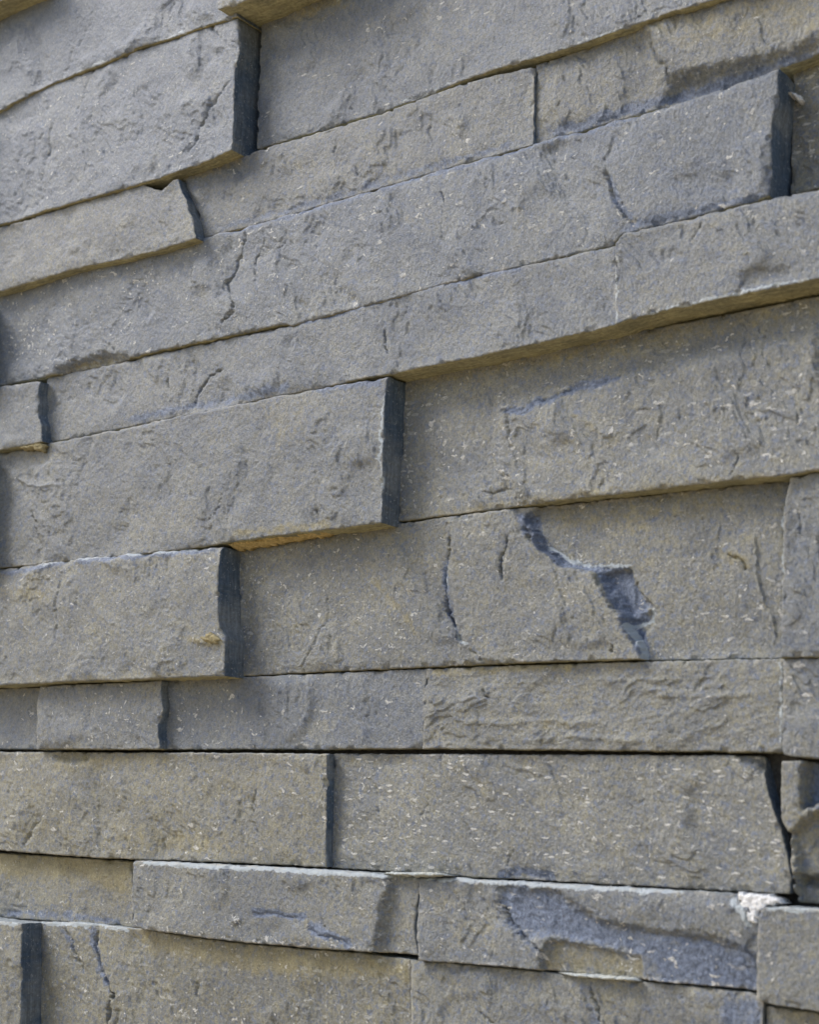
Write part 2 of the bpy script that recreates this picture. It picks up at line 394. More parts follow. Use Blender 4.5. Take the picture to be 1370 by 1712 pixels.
    q0 = np.stack([idx[:-1, :-1], idx[1:, :-1], idx[1:, 1:], idx[:-1, 1:]], -1).reshape(-1, 4)
    rings = [ring] + [nu * nv + np.arange(nR) + nR * k for k in range(K)]
    qs = []; ms = []
    for a, b in zip(rings, rings[1:]):
        qs.append(np.stack([a, np.roll(a, -1), np.roll(b, -1), b], -1)); ms.append(side)
    Fq = np.concatenate([q0] + qs); mi = np.concatenate([np.zeros(len(q0), int)] + ms)
    ea = np.concatenate([e.ravel() * 1e-3, np.zeros(nR * K)]); ha = np.concatenate([h.ravel(), np.zeros(nR * K)])
    at = {'edge': ea, 'relief': ha}
    for k in masks: at[k] = np.concatenate([masks[k].ravel(), np.zeros(nR * K)])
    o = link_mesh('slate_block', V, Fq, [M_FRONT, M_SAWN_SHADE, M_BED, M_TOP], mi, attrs=at)
    vr = math.sin(seed * 12.9898) * 43758.5453; vr = (vr - math.floor(vr)) - 0.5; vs = math.sin(seed * 78.233) * 12543.11; vs = (vs - math.floor(vs)) - 0.5
    o.color = (min(1, max(0, tint[0] + 0.22 * vs)), tint[1] + 0.09 * vr + (0.07 if seed >= 18 else 0.0), tint[2], 1.0)
    o['label'] = label; o['category'] = 'stone block'; o['group'] = group
    # sharp turn between split face and cut sides
    return o

# ------------------------------------------------------------------ ground and backing wall
def box(name, lo, hi, mt):
    x0, y0, z0 = lo; x1, y1, z1 = hi
    V = np.array([(x0, y0, z0), (x1, y0, z0), (x1, y1, z0), (x0, y1, z0), (x0, y0, z1), (x1, y0, z1), (x1, y1, z1), (x0, y1, z1)], float)
    Fq = np.array([(0, 3, 2, 1), (4, 5, 6, 7), (0, 1, 5, 4), (1, 2, 6, 5), (2, 3, 7, 6), (3, 0, 4, 7)])
    return link_mesh(name, V, Fq, [mt], smooth_shade=False)
g = box('ground', (-30, -30, -0.2), (30, 30, 0), M_GROUND); g['kind'] = 'structure'
bw = box('wall', (-1.6, 0.0, 0.0), (1.0, 0.12, 2.0), M_BACK)
bw['label'] = 'dark backing wall behind the slate blocks, seen only in the open joints'; bw['category'] = 'wall'

XL, XR = -170, 1530
# ------------------------------------------------------------------ row A (top of the picture)
stone('sliver of a brownish block cut off by the top left corner of the photo',
      [(XL, -140), (60, -200)], [ext(0, 2, XL), (0, 2), (60, -22)], (38, 38, 38, 38), tint=(0.6, .5, .3), seed=1)
stone('large smooth bluish block filling the top left of the photo',
      [(XL, 30), ext(0, 10, XL)[0:1] + (60,), (-20, 14), (75, -24), (382, -150)][0:1] + [(0, 6), (70, -20), (382, -150)],
      [ext(0, 185, XL), (0, 184), (60, 152), (110, 130), (170, 108), (230, 80), (280, 66), (330, 48), (397, 27)],
      (23.5, 26.5, 23.2, 25.8), feats=[('lit_limeline', [(60, 151), (170, 107), (330, 47), (396, 27)], 2.4, .75), ('crack', [(92, 150), (120, 100), (150, 40), (160, 0)], 3, .35), ('crack', [(112, 110), (128, 60), (130, 10)], 3, .3)],
      tint=(0.0, .60, .2), rough=.75, seed=2)
stone('protruding block corner at the top edge, yellowish underside above the tallest dark end face',
      [(368, -160), (640, -230)], [(364, 17), (400, 6), (450, -14), (560, -62)], (33, 33, 33, 33),
      tint=(0.45, .6, .6), seed=3)
# ------------------------------------------------------------------ row B
stone('unseen block past the left edge, shading the far protruding bluish block',
      [ext(0, 190, XL), (-34, 204)], [ext(0, 378, XL), (-34, 388)], (28, 28, 28, 28), tint=(.3, .5, .4), seed=4)  # out of frame, kept for the shade it casts on its neighbour
stone('bluish protruding block just under the large top left one, with a tall dark end',
      [(-32, 199), (60, 155), (112, 133), (172, 112), (232, 84), (285, 69), (335, 50), (398, 31)],
      [(-32, 384), (70, 354), (150, 331), (245, 304), (300, 286), (345, 270), (386, 250)],
      (22, 24.5, 23, 24.5), right=[(400, 60), (401, 88), (393, 112), (391, 170), (391, 205)],
      feats=[('lit_limeline', [(396, 95), (392, 115)], 3, .7), ('crack', [(388, 130), (345, 190), (325, 240), (305, 275)], 2.2, .9), ('crack', [(95, 200), (80, 250), (70, 300), (62, 350)], 3, .5),
             ('crack', [(150, 130), (140, 165), (125, 200)], 2.5, .5), ('crack', [(352, 40), (360, 52), (372, 66)], 2.5, .8),
             ('area', [(2, 190), (60, 190), (50, 380), (2, 380)], -1.2, 30)],
      tint=(0.02, .55, .35), seed=5)
stone('long flecked block at the top edge whose lower edge becomes a yellowish ledge',
      [(436, 22), (470, 8), (520, -12), (700, -90), (1250, -180), (1340, -190)],
      [(430, 249), (520, 223), (640, 187), (700, 165), (765, 138), (860, 106), (940, 84), (1000, 64), (1060, 42), (1110, 24), (1180, 4), (1300, -34)],
      (11, 20, 12, 21), left=[(437, 60), (432, 120), (430, 200)],
      feats=[('lit_limeline', [(640, 186), (765, 137), (940, 83), (1060, 41)], 2.6, .6), ('paleline', [(448, 60), (440, 130), (455, 200)], 22, .5), ('dust', [(460, 5), (560, -30), (620, 20), (500, 50)], .5, 30), ('area', [(450, 30), (560, -10), (700, 0), (640, 60), (470, 120)], .7, 60)],
      tint=(0.22, .46, .8), rough=1.0, seed=6)
# ------------------------------------------------------------------ row C
stone('thin block with ragged right end and notched top corner at upper left',
      [ext(2, 380, XL), (2, 379), (75, 358), (150, 335), (240, 309), (258, 316), (270, 318), (290, 301), (297, 300)],
      [ext(0, 487, XL), (0, 487), (80, 463), (130, 449), (200, 434), (270, 417), (328, 399)],
      (21, 22, 22, 23), right=[(303, 318), (311, 335), (315, 352), (323, 368), (325, 385)],
      tint=(0.42, .5, .35), seed=7)
stone('long block between the ragged notched end and a narrow dark joint at upper right',
      [(304, 297), (345, 280), (405, 262), (430, 252), (520, 226), (640, 190), (768, 142), (830, 126), (893, 112)],
      tuck([(338, 394), (420, 372), (500, 350), (580, 325), (660, 302), (760, 273), (892, 236)], 6),
      (16, 15, 16, 15), left=[(318, 330), (332, 360)],
      feats=[('fresh_skylitline', [(345, 385), (500, 348), (660, 298), (890, 232)], 7, .6), ('dustline', [(405, 266), (300, 300)], 12, .5), ('area', [(815, 215), (880, 140), (892, 120), (895, 235), (800, 262)], -.5, 20), ('crack', [(565, 235), (558, 262)], 2.5, .6)],
      tint=(0.5, .47, .3), seed=8)
stone('shaded bulging block under the yellowish ledge at the upper right',
      [(897, 110), (990, 78), (1080, 44), (1170, 16), (1240, -4), (1370, -50), (XR, -105)],
      tuck([(896, 236), (1000, 206), (1100, 176), (1200, 146), (1308, 112), (1370, 92), ext(1370, 92, XR)], 6, 0, 1290),
      (13, 13, 13, 13), feats=[('dust', [(1080, 40), (1240, 0), (1400, -60), (1400, 60), (1150, 90)], .5, 30), ('fresh_skylitline', [(905, 230), (1100, 170), (1200, 140), (1370, 92)], 10, .9), ('area', [(1130, 135), (1310, 95), (1380, 70), (1380, 110), (1110, 180)], -1.6, 16), ('area', [(1075, 40), (1400, -60), (XR, 60), (1320, 110), (1250, 130), (1160, 142), (1110, 120)], 2.6, 34),
                             ('crack', [(1085, 60), (1100, 95), (1125, 135)], 6, .8), ('area', [(1120, 140), (1300, 100), (1300, 125), (1100, 178)], -1.0, 14)],
      tint=(0.68, .42, .35), seed=9)
# ------------------------------------------------------------------ row D
stone('unseen block past the left edge, shading the very long wavy block',
      [ext(0, 497, XL), (-32, 507)], [ext(0, 640, XL), (-32, 648)], (27, 27, 27, 27), tint=(.3, .5, .4), seed=10)  # lies beyond the frame; only its shade reaches the long block
stone('longest wavy block, crossing the photo to a dark blue end at upper right',
      [(-30, 502), (80, 466), (200, 436), (328, 402), (345, 394), (420, 374), (500, 352), (580, 327), (660, 304), (760, 275), (890, 238), (1000, 208), (1110, 178), (1200, 150), (1303, 115)],
      tuck([(-30, 648), (75, 629), (140, 614), (205, 600), (340, 570), (478, 541), (486, 539), (580, 514), (680, 487), (760, 465), (860, 443), (890, 435), (1022, 404), (1040, 386), (1150, 361), (1288, 328)], 6, 484, 1200),
      (16, 20, 16, 19), right=[(1302, 165), (1291, 210), (1292, 290)],
      feats=[('fresh_skylitline', [(1040, 384), (1150, 358), (1290, 326)], 8, .9), ('fresh_skylitline', [(1020, 290), (1030, 330), (1065, 378)], 8, .7), ('dustline', [(640, 330), (690, 370), (725, 395)], 12, .3), ('dust', [(100, 620), (130, 600), (200, 596), (200, 612)], .7, 12), ('fresh_skylitline', [(345, 396), (500, 356), (660, 308), (890, 242), (1100, 184)], 6, .8), ('paleline', [(30, 520), (60, 560), (20, 600)], 25, .45), ('area', [(95, 622), (130, 604), (175, 594), (210, 598), (205, 612), (90, 650)], -3.0, 12),
             ('crack', [(415, 370), (400, 430), (378, 475), (392, 520), (365, 556)], 4, 1.2),
             ('crack', [(445, 380), (432, 440), (424, 480)], 3, .8), ('crack', [(320, 440), (322, 470)], 2.5, 1.0),
             ('crack', [(475, 365), (478, 400), (462, 425)], 2, .4),
             ('crack', [(735, 318), (745, 340)], 3.5, .9), ('crack', [(740, 340), (742, 400), (750, 445)], 2, .35),
             ('area', [(1020, 270), (1040, 330), (1070, 382), (1290, 330), (1310, 110), (1080, 190)], .9, 26),
             ('crack', [(1012, 275), (1022, 298), (1020, 318), (1036, 336), (1046, 362), (1070, 378)], 8, .9),
             ('area', [(-10, 500), (90, 480), (60, 640), (-10, 650)], -1.3, 45)],
      tint=(0.30, .54, .35), seed=11, rr=.6, bevel=2.6)
stone('sunken block at the upper right edge with a pale mortar crumb in its corner',
      [(1327, 106), (1370, 94), ext(1370, 94, XR)], [(1322, 326), (1370, 313), ext(1370, 313, XR)], (5, 8, 5, 8),
      tint=(0.85, .45, .8), seed=12)
# ------------------------------------------------------------------ row E
stone('small block end at the left edge with a sandy mortar crumb under it',
      [ext(0, 646, XL), (0, 646), (67, 638)], [ext(0, 752, XL), (0, 752), (40, 745), (71, 739)], (19, 19, 19, 19),
      right=[(63, 662), (62, 690), (68, 710)], tint=(0.4, .5, .35), seed=13)
stone('long thin block directly under the longest wavy one, left of a smoother grey block',
      [(80, 629), (140, 618), (206, 604), (340, 574), (485, 543), (580, 517), (680, 490), (760, 468), (890, 440), (1030, 409)],
      [(77, 741), (200, 717), (320, 693), (440, 668), (540, 648), (600, 633), (650, 626), (720, 611), (800, 596), (900, 573), (1030, 543)],
      (13, 20, 13, 21), left=[(75, 660), (74, 710)],
      feats=[('fresh_skylitline', [(486, 545), (600, 514), (680, 490), (880, 444)], 5, .9), ('fresh_skylitline', [(200, 705), (320, 680), (500, 645)], 9, .7), ('crack', [(282, 628), (284, 652)], 2.5, .9), ('crack', [(380, 610), (350, 630), (330, 655), (322, 684)], 2.5, 1.1),
             ('crack', [(645, 550), (640, 575), (650, 595)], 3, 1.0), ('crack', [(683, 510), (665, 540)], 2.5, .6)],
      tint=(0.36, .5, .35), seed=14, bevel=1.4)
stone('smooth grey block at the right edge with a chipped patch above its yellowish underside',
      [(1029, 404), (1042, 388), (1150, 363), (1290, 329), (1370, 314), ext(1370, 314, XR)],
      [(1029, 544), (1045, 536), (1110, 519), (1220, 496), (1310, 478), (1370, 465), ext(1370, 465, XR)],
      (21, 22, 21, 23), feats=[('lit_limeline', [(1032, 420), (1032, 540)], 2.2, .8), ('lit_limeline', [(1034, 546), (1110, 518), (1220, 494), (1370, 462)], 4, .75), ('area', [(1240, 460), (1262, 448), (1320, 446), (1318, 462), (1260, 480), (1238, 482)], -1.0, 8),
                               ('crack', [(1175, 370), (1155, 405)], 4, .5)],
      tint=(0.30, .54, .25), rough=.75, seed=15, bevel=2.2)
# ------------------------------------------------------------------ row F
stone('unseen block past the left edge, shading the big rough brownish block',
      [ext(0, 756, XL), (-27, 762)], [ext(0, 946, XL), (-27, 950)], (25, 25, 25, 25), tint=(.4, .5, .4), seed=16)  # unseen, there to darken the left end of the rough block
stone('big rough brownish block left of centre, standing out above the sandy mortar bead',
      [(-26, 760), (75, 742), (200, 716), (320, 690), (440, 666), (560, 643), (648, 629)],
      [(-26, 950), (50, 945), (110, 938), (200, 930), (300, 919), (385, 906), (470, 894), (560, 884), (638, 874)],
      (15, 18, 16, 18), right=[(643, 670), (641, 740), (640, 800)],
      feats=[('lit_limeline', [(640, 660), (638, 740), (638, 860)], 3, .8), ('fresh_skylitline', [(520, 652), (600, 640), (640, 640)], 10, .8), ('dust', [(430, 660), (520, 680), (520, 740), (460, 760)], .4, 40), ('dustline', [(380, 895), (470, 885), (560, 875)], 8, .7), ('area', [(0, 750), (20, 750), (14, 960), (0, 960)], -1, 14), ('crack', [(50, 850), (60, 875), (66, 905)], 2.5, 1.0), ('crack', [(372, 820), (366, 850), (350, 875)], 2.5, .6),
             ('crack', [(530, 850), (535, 872)], 2, .5), ('area', [(0, 760), (70, 745), (60, 830), (0, 850)], -1.2, 30),
             ('crack', [(25, 800), (60, 815), (110, 812)], 6, -.5)],
      tint=(0.5, .52, .3), rough=1.2, seed=17, bevel=1.5)
stone('large sunken block right of centre, crossed by a slanting bluish dent',
      [(678, 632), (760, 612), (900, 586), (1050, 556), (1200, 528), (1370, 494), ext(1370, 494, XR)],
      [(664, 872), (760, 860), (858, 848), (960, 836), (1100, 820), (1200, 808), (1320, 796), (1370, 788), ext(1370, 788, XR)],
      (5, 11, 6, 12), left=[(674, 700), (666, 800)],
      feats=[('fresh_skylitline', [(838, 694), (862, 684), (880, 690), (905, 672), (935, 668), (958, 650), (1000, 646), (1045, 628)], 9, .8), ('dustline', [(960, 690), (1010, 725), (1050, 750)], 12, .35), ('dust', [(700, 625), (1050, 560), (1370, 500), (1370, 530), (1050, 600), (720, 650)], .45, 25), ('paleline', [(672, 640), (680, 740), (672, 860)], 16, .6), ('paleline', [(740, 790), (765, 745), (790, 720)], 12, .6), ('crack', [(810, 825), (865, 818)], 3, .6), ('dustline', [(700, 862), (1000, 826), (1300, 795)], 8, .5), ('area', [(835, 690), (905, 672), (1050, 625), (1370, 560), (1400, 800), (900, 850), (835, 800)], 1.8, 26),
             ('crack', [(838, 694), (858, 684), (872, 688)], 7, .7), ('crack', [(890, 680), (915, 668), (938, 668)], 8, .8), ('crack', [(930, 664), (962, 648), (985, 650)], 10, .9), ('crack', [(1000, 645), (1045, 628)], 5, .5),
             ('crack', [(852, 695), (858, 740)], 4, .6), ('crack', [(1250, 560), (1245, 610)], 3, .5),
             ('ridge', [(950, 685), (1000, 715), (1040, 740)], 8, .6), ('crack', [(1110, 710), (1100, 740)], 3, .5),
             ('crack', [(1240, 760), (1228, 795)], 3, .6), ('area', [(1000, 545), (1380, 480), (1380, 520), (1130, 590), (1060, 575)], -.8, 18)],
      tint=(0.55, .48, .6), seed=18)
# ------------------------------------------------------------------ row G
stone('brownish block with a pale top edge and broad dark end, left of the scooped one',
      [ext(0, 950, XL), (0, 950), (60, 942), (110, 933), (200, 926), (300, 917), (368, 913)],
      [ext(0, 1145, XL), (0, 1145), (130, 1139), (265, 1134), (373, 1130)],
      (17, 19, 17, 19), right=[(365, 940), (364, 1000), (366, 1050), (376, 1068), (375, 1100)],
      feats=[('lit_limeline', [(60, 944), (110, 935), (240, 922), (365, 914)], 4, .8), ('fresh_skylitline', [(120, 936), (240, 926), (365, 916)], 7, 1.0), ('fresh_skylitline', [(0, 956), (60, 950), (110, 940)], 7, .8), ('dust', [(300, 1060), (370, 1060), (370, 1080), (310, 1080)], .7, 12), ('dust', [(0, 970), (90, 980), (80, 1010), (0, 1000)], .5, 20), ('dustline', [(0, 1140), (370, 1125)], 10, .4), ('crack', [(105, 965), (92, 1010), (92, 1080)], 4, .6), ('crack', [(275, 1000), (285, 1025)], 3, .4), ('crack', [(130, 990), (128, 1020)], 3, .5),
             ('ridge', [(310, 1068), (345, 1072), (374, 1066)], 7, .9), ('area', [(0, 948), (60, 944), (30, 975), (0, 975)], -1.2, 14),
             ('area', [(330, 915), (368, 912), (366, 940), (345, 930)], -1.0, 10)],
      tint=(0.62, .52, .5), rough=1.1, seed=19, rr=.7, bevel=2.8)
stone('long block with a curved crack and a scooped bluish step in its face',
      [(398, 913), (440, 905), (540, 893), (566, 885), (670, 876), (760, 862), (858, 851), (960, 839), (1100, 823), (1200, 812), (1322, 799)],
      [(397, 1130), (500, 1125), (600, 1120), (710, 1115), (900, 1107), (1080, 1102), (1307, 1098)],
      (6, 7, 6, 7), left=[(399, 1000), (397, 1060)], right=[(1312, 860), (1310, 1000)],
      feats=[('lit_limeline', [(1045, 1040), (1062, 1066), (1076, 1090), (1077, 1104)], 4, 1.1), ('lit_limeline', [(1050, 1048), (1078, 1036), (1086, 1012)], 4, .9), ('lit_limeline', [(905, 908), (940, 934), (1000, 946), (1060, 942)], 3.5, .8), ('lit_limeline', [(748, 950), (748, 985)], 3.5, 1.0), ('lit_limeline', [(760, 1045), (776, 1075), (790, 1080)], 3.5, .9), ('lit_limeline', [(1306, 850), (1304, 1095)], 2.2, .9), ('fresh_skylitline', [(880, 870), (905, 912), (940, 940), (1000, 952), (1045, 946)], 6, 1.2), ('fresh_skylit', [(996, 955), (1048, 950), (1056, 985), (1070, 1005), (1072, 1035), (1050, 1045), (1016, 995)], 1.0, 8), ('fresh_skylitline', [(1040, 1030), (1062, 1062), (1076, 1098)], 9, 1.2), ('fresh_skylitline', [(750, 930), (746, 975), (756, 1030), (775, 1070)], 7, 1.0), ('fresh_skylit', [(865, 855), (895, 860), (900, 900), (875, 895)], .9, 10), ('paleline', [(1050, 1050), (1080, 1035), (1084, 1010)], 7, .8), ('paleline', [(1060, 1070), (1074, 1100)], 6, 1.2), ('paleline', [(905, 905), (940, 935), (1040, 944)], 5, .9), ('dust', [(900, 850), (1200, 815), (1240, 850), (1000, 900), (910, 880)], .5, 30), ('dustline', [(1210, 925), (1240, 935), (1245, 950)], 10, .8), ('paleline', [(415, 965), (450, 978), (480, 980)], 9, .9), ('paleline', [(405, 930), (408, 1120)], 14, .6), ('dustline', [(620, 960), (700, 1060)], 9, .5), ('crack', [(756, 880), (752, 930), (745, 975), (750, 1020), (765, 1050), (775, 1075), (772, 1102)], 4.5, 2.2),
             ('area', [(752, 870), (752, 930), (746, 975), (752, 1020), (772, 1060), (776, 1110), (1080, 1110), (1066, 1070), (1045, 1030), (1032, 995), (1000, 955), (940, 940), (905, 915), (880, 870), (850, 850)], 1.3, 7),
             ('area', [(882, 865), (905, 915), (940, 945), (1000, 958), (1020, 990), (1050, 1040), (1080, 1105), (1330, 1110), (1330, 790), (900, 845)], -2.4, 8),
             ('area', [(996, 958), (1050, 950), (1062, 985), (1085, 1010), (1085, 1040), (1060, 1075), (1040, 1030), (1008, 985)], -1.8, 6),
             ('ridge', [(1030, 1035), (1060, 1030), (1085, 1010)], 5, 1.4),
             ('crack', [(853, 895), (844, 925), (842, 975)], 4, 1.3), ('crack', [(880, 880), (892, 910)], 7, 1.6),
             ('crack', [(1028, 1080), (1024, 1094)], 4, 1.0),
             ('crack', [(1255, 885), (1262, 930), (1258, 960), (1276, 1010), (1290, 1050), (1285, 1085)], 5, -.45), ('crack', [(1210, 925), (1240, 940), (1245, 955)], 5, .9),
             ('crack', [(550, 980), (546, 1040), (520, 1090), (500, 1120)], 3, .5), ('ridge', [(600, 960), (640, 1000), (690, 1060)], 5, .5),
             ('crack', [(790, 1085), (812, 1106)], 3, .6), ('area', [(400, 905), (560, 880), (545, 930), (400, 990)], -.5, 20)],
      tint=(0.7, .45, .55), seed=20)
stone('narrow bluish piece of block at the right edge, right of the scooped step',
      [(1322, 798), (1370, 790), ext(1370, 790, XR)], [(1306, 1098), (1370, 1098), ext(1370, 1099, XR)], (10, 10, 9, 9),
      left=[(1311, 850), (1309, 1000)], feats=[('crack', [(1335, 850), (1340, 900)], 6, .5)], tint=(0.30, .44, .3), rough=.8, seed=21)
# ------------------------------------------------------------------ row H (thin course)
stone('sunken bluish end of a block at the left edge, in the thin straight course',
      [ext(0, 1151, XL), (0, 1151), (68, 1149)], [ext(0, 1252, XL), (0, 1252), (62, 1252)], (4, 4, 4, 4), tint=(0.35, .5, .3), seed=22)
stone('short grey block in the thin straight course with a ragged dark right end',
      [(67, 1147), (160, 1143), (270, 1138)], [(61, 1252), (160, 1252), (267, 1252)], (11.5, 11.5, 11.5, 11.5), left=[(62, 1175), (62, 1230)],
      right=[(269, 1165), (273, 1185), (265, 1205), (264, 1225)], feats=[('crack', [(95, 1160), (100, 1180)], 2, .4)], tint=(0.42, .5, .4), seed=23)
stone('smooth bluish block in the thin straight course, right of the ragged dark joint',
      [(272, 1138), (372, 1133), (500, 1128), (600, 1123), (713, 1118)], [(273, 1252), (400, 1252), (550, 1252), (706, 1251)],
      (6.5, 5, 6.5, 5), left=[(278, 1170), (270, 1215)], tint=(0.36, .46, .45), rough=.8, seed=24)
stone('longest block of the thin straight course, brownish with pale horizontal streaks',
      [(713, 1118), (900, 1111), (1080, 1106), (1311, 1101)], [(706, 1251), (900, 1253), (1100, 1255), (1310, 1257)],
      (5, 6, 5, 6), feats=[('lit_limeline', [(1307, 1105), (1306, 1250)], 2.2, .8), ('dust', [(760, 1200), (900, 1195), (1000, 1215), (900, 1225)], .5, 20), ('dustline', [(713, 1124), (960, 1112)], 9, .7), ('paleline', [(920, 1138), (1110, 1135)], 7, .9), ('paleline', [(1060, 1160), (1290, 1155)], 12, .6), ('paleline', [(800, 1235), (1290, 1225)], 14, .5), ('crack', [(808, 1153), (818, 1168)], 3, .8), ('ridge', [(980, 1137), (1060, 1137), (1130, 1135)], 4, .6),
                           ('ridge', [(760, 1210), (900, 1205), (1040, 1215)], 5, .5), ('ridge', [(1050, 1150), (1150, 1165), (1290, 1160)], 6, .5),
                           ('ridge', [(850, 1240), (960, 1232), (1100, 1240)], 5, .5)],
      tint=(0.72, .5, .7), seed=25, grain_dir=1.2)
stone('brown end of the thin straight course at the right edge',
      [(1310, 1101), (1370, 1101), ext(1370, 1101, XR)], [(1309, 1262), (1370, 1268), ext(1370, 1268, XR)], (7, 7, 8, 8), tint=(0.62, .45, .6), rough=.8, seed=26)
# ------------------------------------------------------------------ row I
stone('wide rough yellowish grey block at lower left under the thin course',
      [ext(0, 1257, XL), (0, 1257), (300, 1258), (546, 1260)], [ext(0, 1421, XL), (0, 1421), (120, 1431), (220, 1436), (380, 1441), (546, 1449)],
      (8, 8, 8, 8), right=[(547, 1330), (545, 1400)],
      feats=[('dust', [(80, 1255), (300, 1256), (290, 1275), (90, 1290)], .65, 22), ('dust', [(180, 1370), (350, 1380), (460, 1440), (300, 1442), (200, 1430)], .45, 30), ('dust', [(20, 1375), (140, 1360), (120, 1400), (20, 1410)], .45, 25), ('fresh_skylit', [(90, 1290), (170, 1290), (160, 1340), (100, 1330)], .4, 30), ('crack', [(70, 1358), (50, 1395), (42, 1420)], 3.5, .8), ('crack', [(430, 1320), (418, 1360)], 3, .7), ('crack', [(420, 1368), (436, 1395)], 4, .8),
             ('area', [(90, 1256), (150, 1256), (140, 1275), (95, 1272)], -1.6, 12), ('crack', [(210, 1395), (218, 1425)], 4, .7), ('crack', [(270, 1400), (275, 1430)], 4, .5),
             ('area', [(-20, 1250), (25, 1250), (15, 1380), (-20, 1390)], -1.2, 30)],
      tint=(0.88, .53, .4), rough=1.2, seed=27)
stone('widest lower block, strewn with short pale dashes, its right end slanting',
      [(556, 1260), (800, 1261), (1000, 1262), (1262, 1263), (1271, 1266)], [(552, 1450), (640, 1455), (700, 1460), (800, 1466), (950, 1474), (1150, 1485), (1322, 1494)],
      (3, 4, 4, 5), right=[(1280, 1305), (1292, 1350), (1308, 1395), (1318, 1432), (1323, 1470)],
      feats=[('fresh_skylitline', [(830, 1462), (880, 1456), (930, 1468)], 10, .8), ('dust', [(560, 1262), (900, 1262), (900, 1280), (560, 1285)], .4, 20), ('paleline', [(620, 1445), (700, 1440)], 12, .7), ('area', [(830, 1475), (850, 1456), (890, 1454), (930, 1466), (935, 1480)], -1.0, 12), ('crack', [(740, 1250), (740, 1290)], 3, .5),
             ('crack', [(860, 1420), (845, 1450)], 3, .7), ('crack', [(775, 1370), (790, 1400)], 3, .4), ('area', [(1230, 1258), (1285, 1258), (1290, 1300), (1262, 1280)], -2.0, 14),
             ('crack', [(720, 1330), (705, 1365)], 3, .5), ('crack', [(630, 1345), (640, 1380)], 3, .4)],
      tint=(0.62, .52, 1.0), seed=28, grain_dir=.5)
stone('broken block at the right edge beside the black wedge-shaped gap',
      [(1308, 1272), (1340, 1272), (1370, 1276), ext(1370, 1276, XR)], [(1330, 1508), (1370, 1512), ext(1370, 1512, XR)], (9, 6, 7, 6),
      left=[(1306, 1330), (1308, 1372), (1320, 1392), (1324, 1450)],
      feats=[('fresh_skylit', [(1346, 1262), (1530, 1262), (1530, 1320), (1350, 1345)], 1.0, 10), ('area', [(1343, 1250), (XR, 1250), (XR, 1320), (1372, 1338), (1346, 1350)], -5.0, 9),
             ('area', [(1322, 1395), (1345, 1372), (1400, 1340), (XR, 1330), (XR, 1500), (1340, 1480)], -3.0, 10),
             ('ridge', [(1320, 1392), (1345, 1368), (1372, 1345)], 5, .3),
             ('area', [(1330, 1462), (1400, 1470), (1400, 1520), (1330, 1515)], -3.5, 8)],
      tint=(0.8, .5, .3), seed=29)
# ------------------------------------------------------------------ row J
stone('recessed block at lower left with yellow sandy dust along its top',
      [ext(0, 1426, XL), (0, 1426), (120, 1434), (222, 1440)], [ext(0, 1534, XL), (0, 1534), (100, 1540), (222, 1549)], (2, 2, 3, 3), feats=[('dust', [(-100, 1415), (222, 1430), (222, 1500), (120, 1470), (-100, 1462)], .95, 26), ('fresh_skylitline', [(0, 1525), (100, 1530), (210, 1540)], 8, .6)], tint=(1.0, .45, .5), seed=30)
stone('smoother thin block at lower left centre with a slanting groove at its right end',
      [(223, 1438), (330, 1443), (440, 1448), (550, 1454), (652, 1462), (692, 1466)],
      [(221, 1549), (240, 1554), (330, 1566), (400, 1575), (500, 1583), (600, 1590), (640, 1593), (690, 1597)], (11, 11, 11, 11),
      left=[(221, 1480), (220, 1530)], right=[(690, 1500), (683, 1550)],
      feats=[('lit_limeline', [(230, 1441), (440, 1451), (550, 1457), (652, 1464), (692, 1468)], 5, 1.3), ('fresh_skylitline', [(418, 1524), (460, 1526), (514, 1532)], 8, 1.1), ('fresh_skylitline', [(514, 1545), (555, 1565), (590, 1582)], 10, 1.0), ('paleline', [(385, 1536), (405, 1546)], 8, 1.2), ('paleline', [(230, 1548), (400, 1570), (690, 1592)], 5, .9), ('area', [(655, 1450), (640, 1520), (625, 1600), (710, 1610), (710, 1450)], -2.6, 12), ('crack', [(418, 1526), (460, 1528), (510, 1536)], 5, .5),
             ('crack', [(514, 1550), (555, 1570), (585, 1584)], 6, .7), ('ridge', [(390, 1538), (400, 1544)], 5, 1.0), ('crack', [(540, 1538), (545, 1550)], 3, .6)],
      tint=(0.72, .52, .3), rough=.8, seed=31, rr=.5, bevel=1.5)
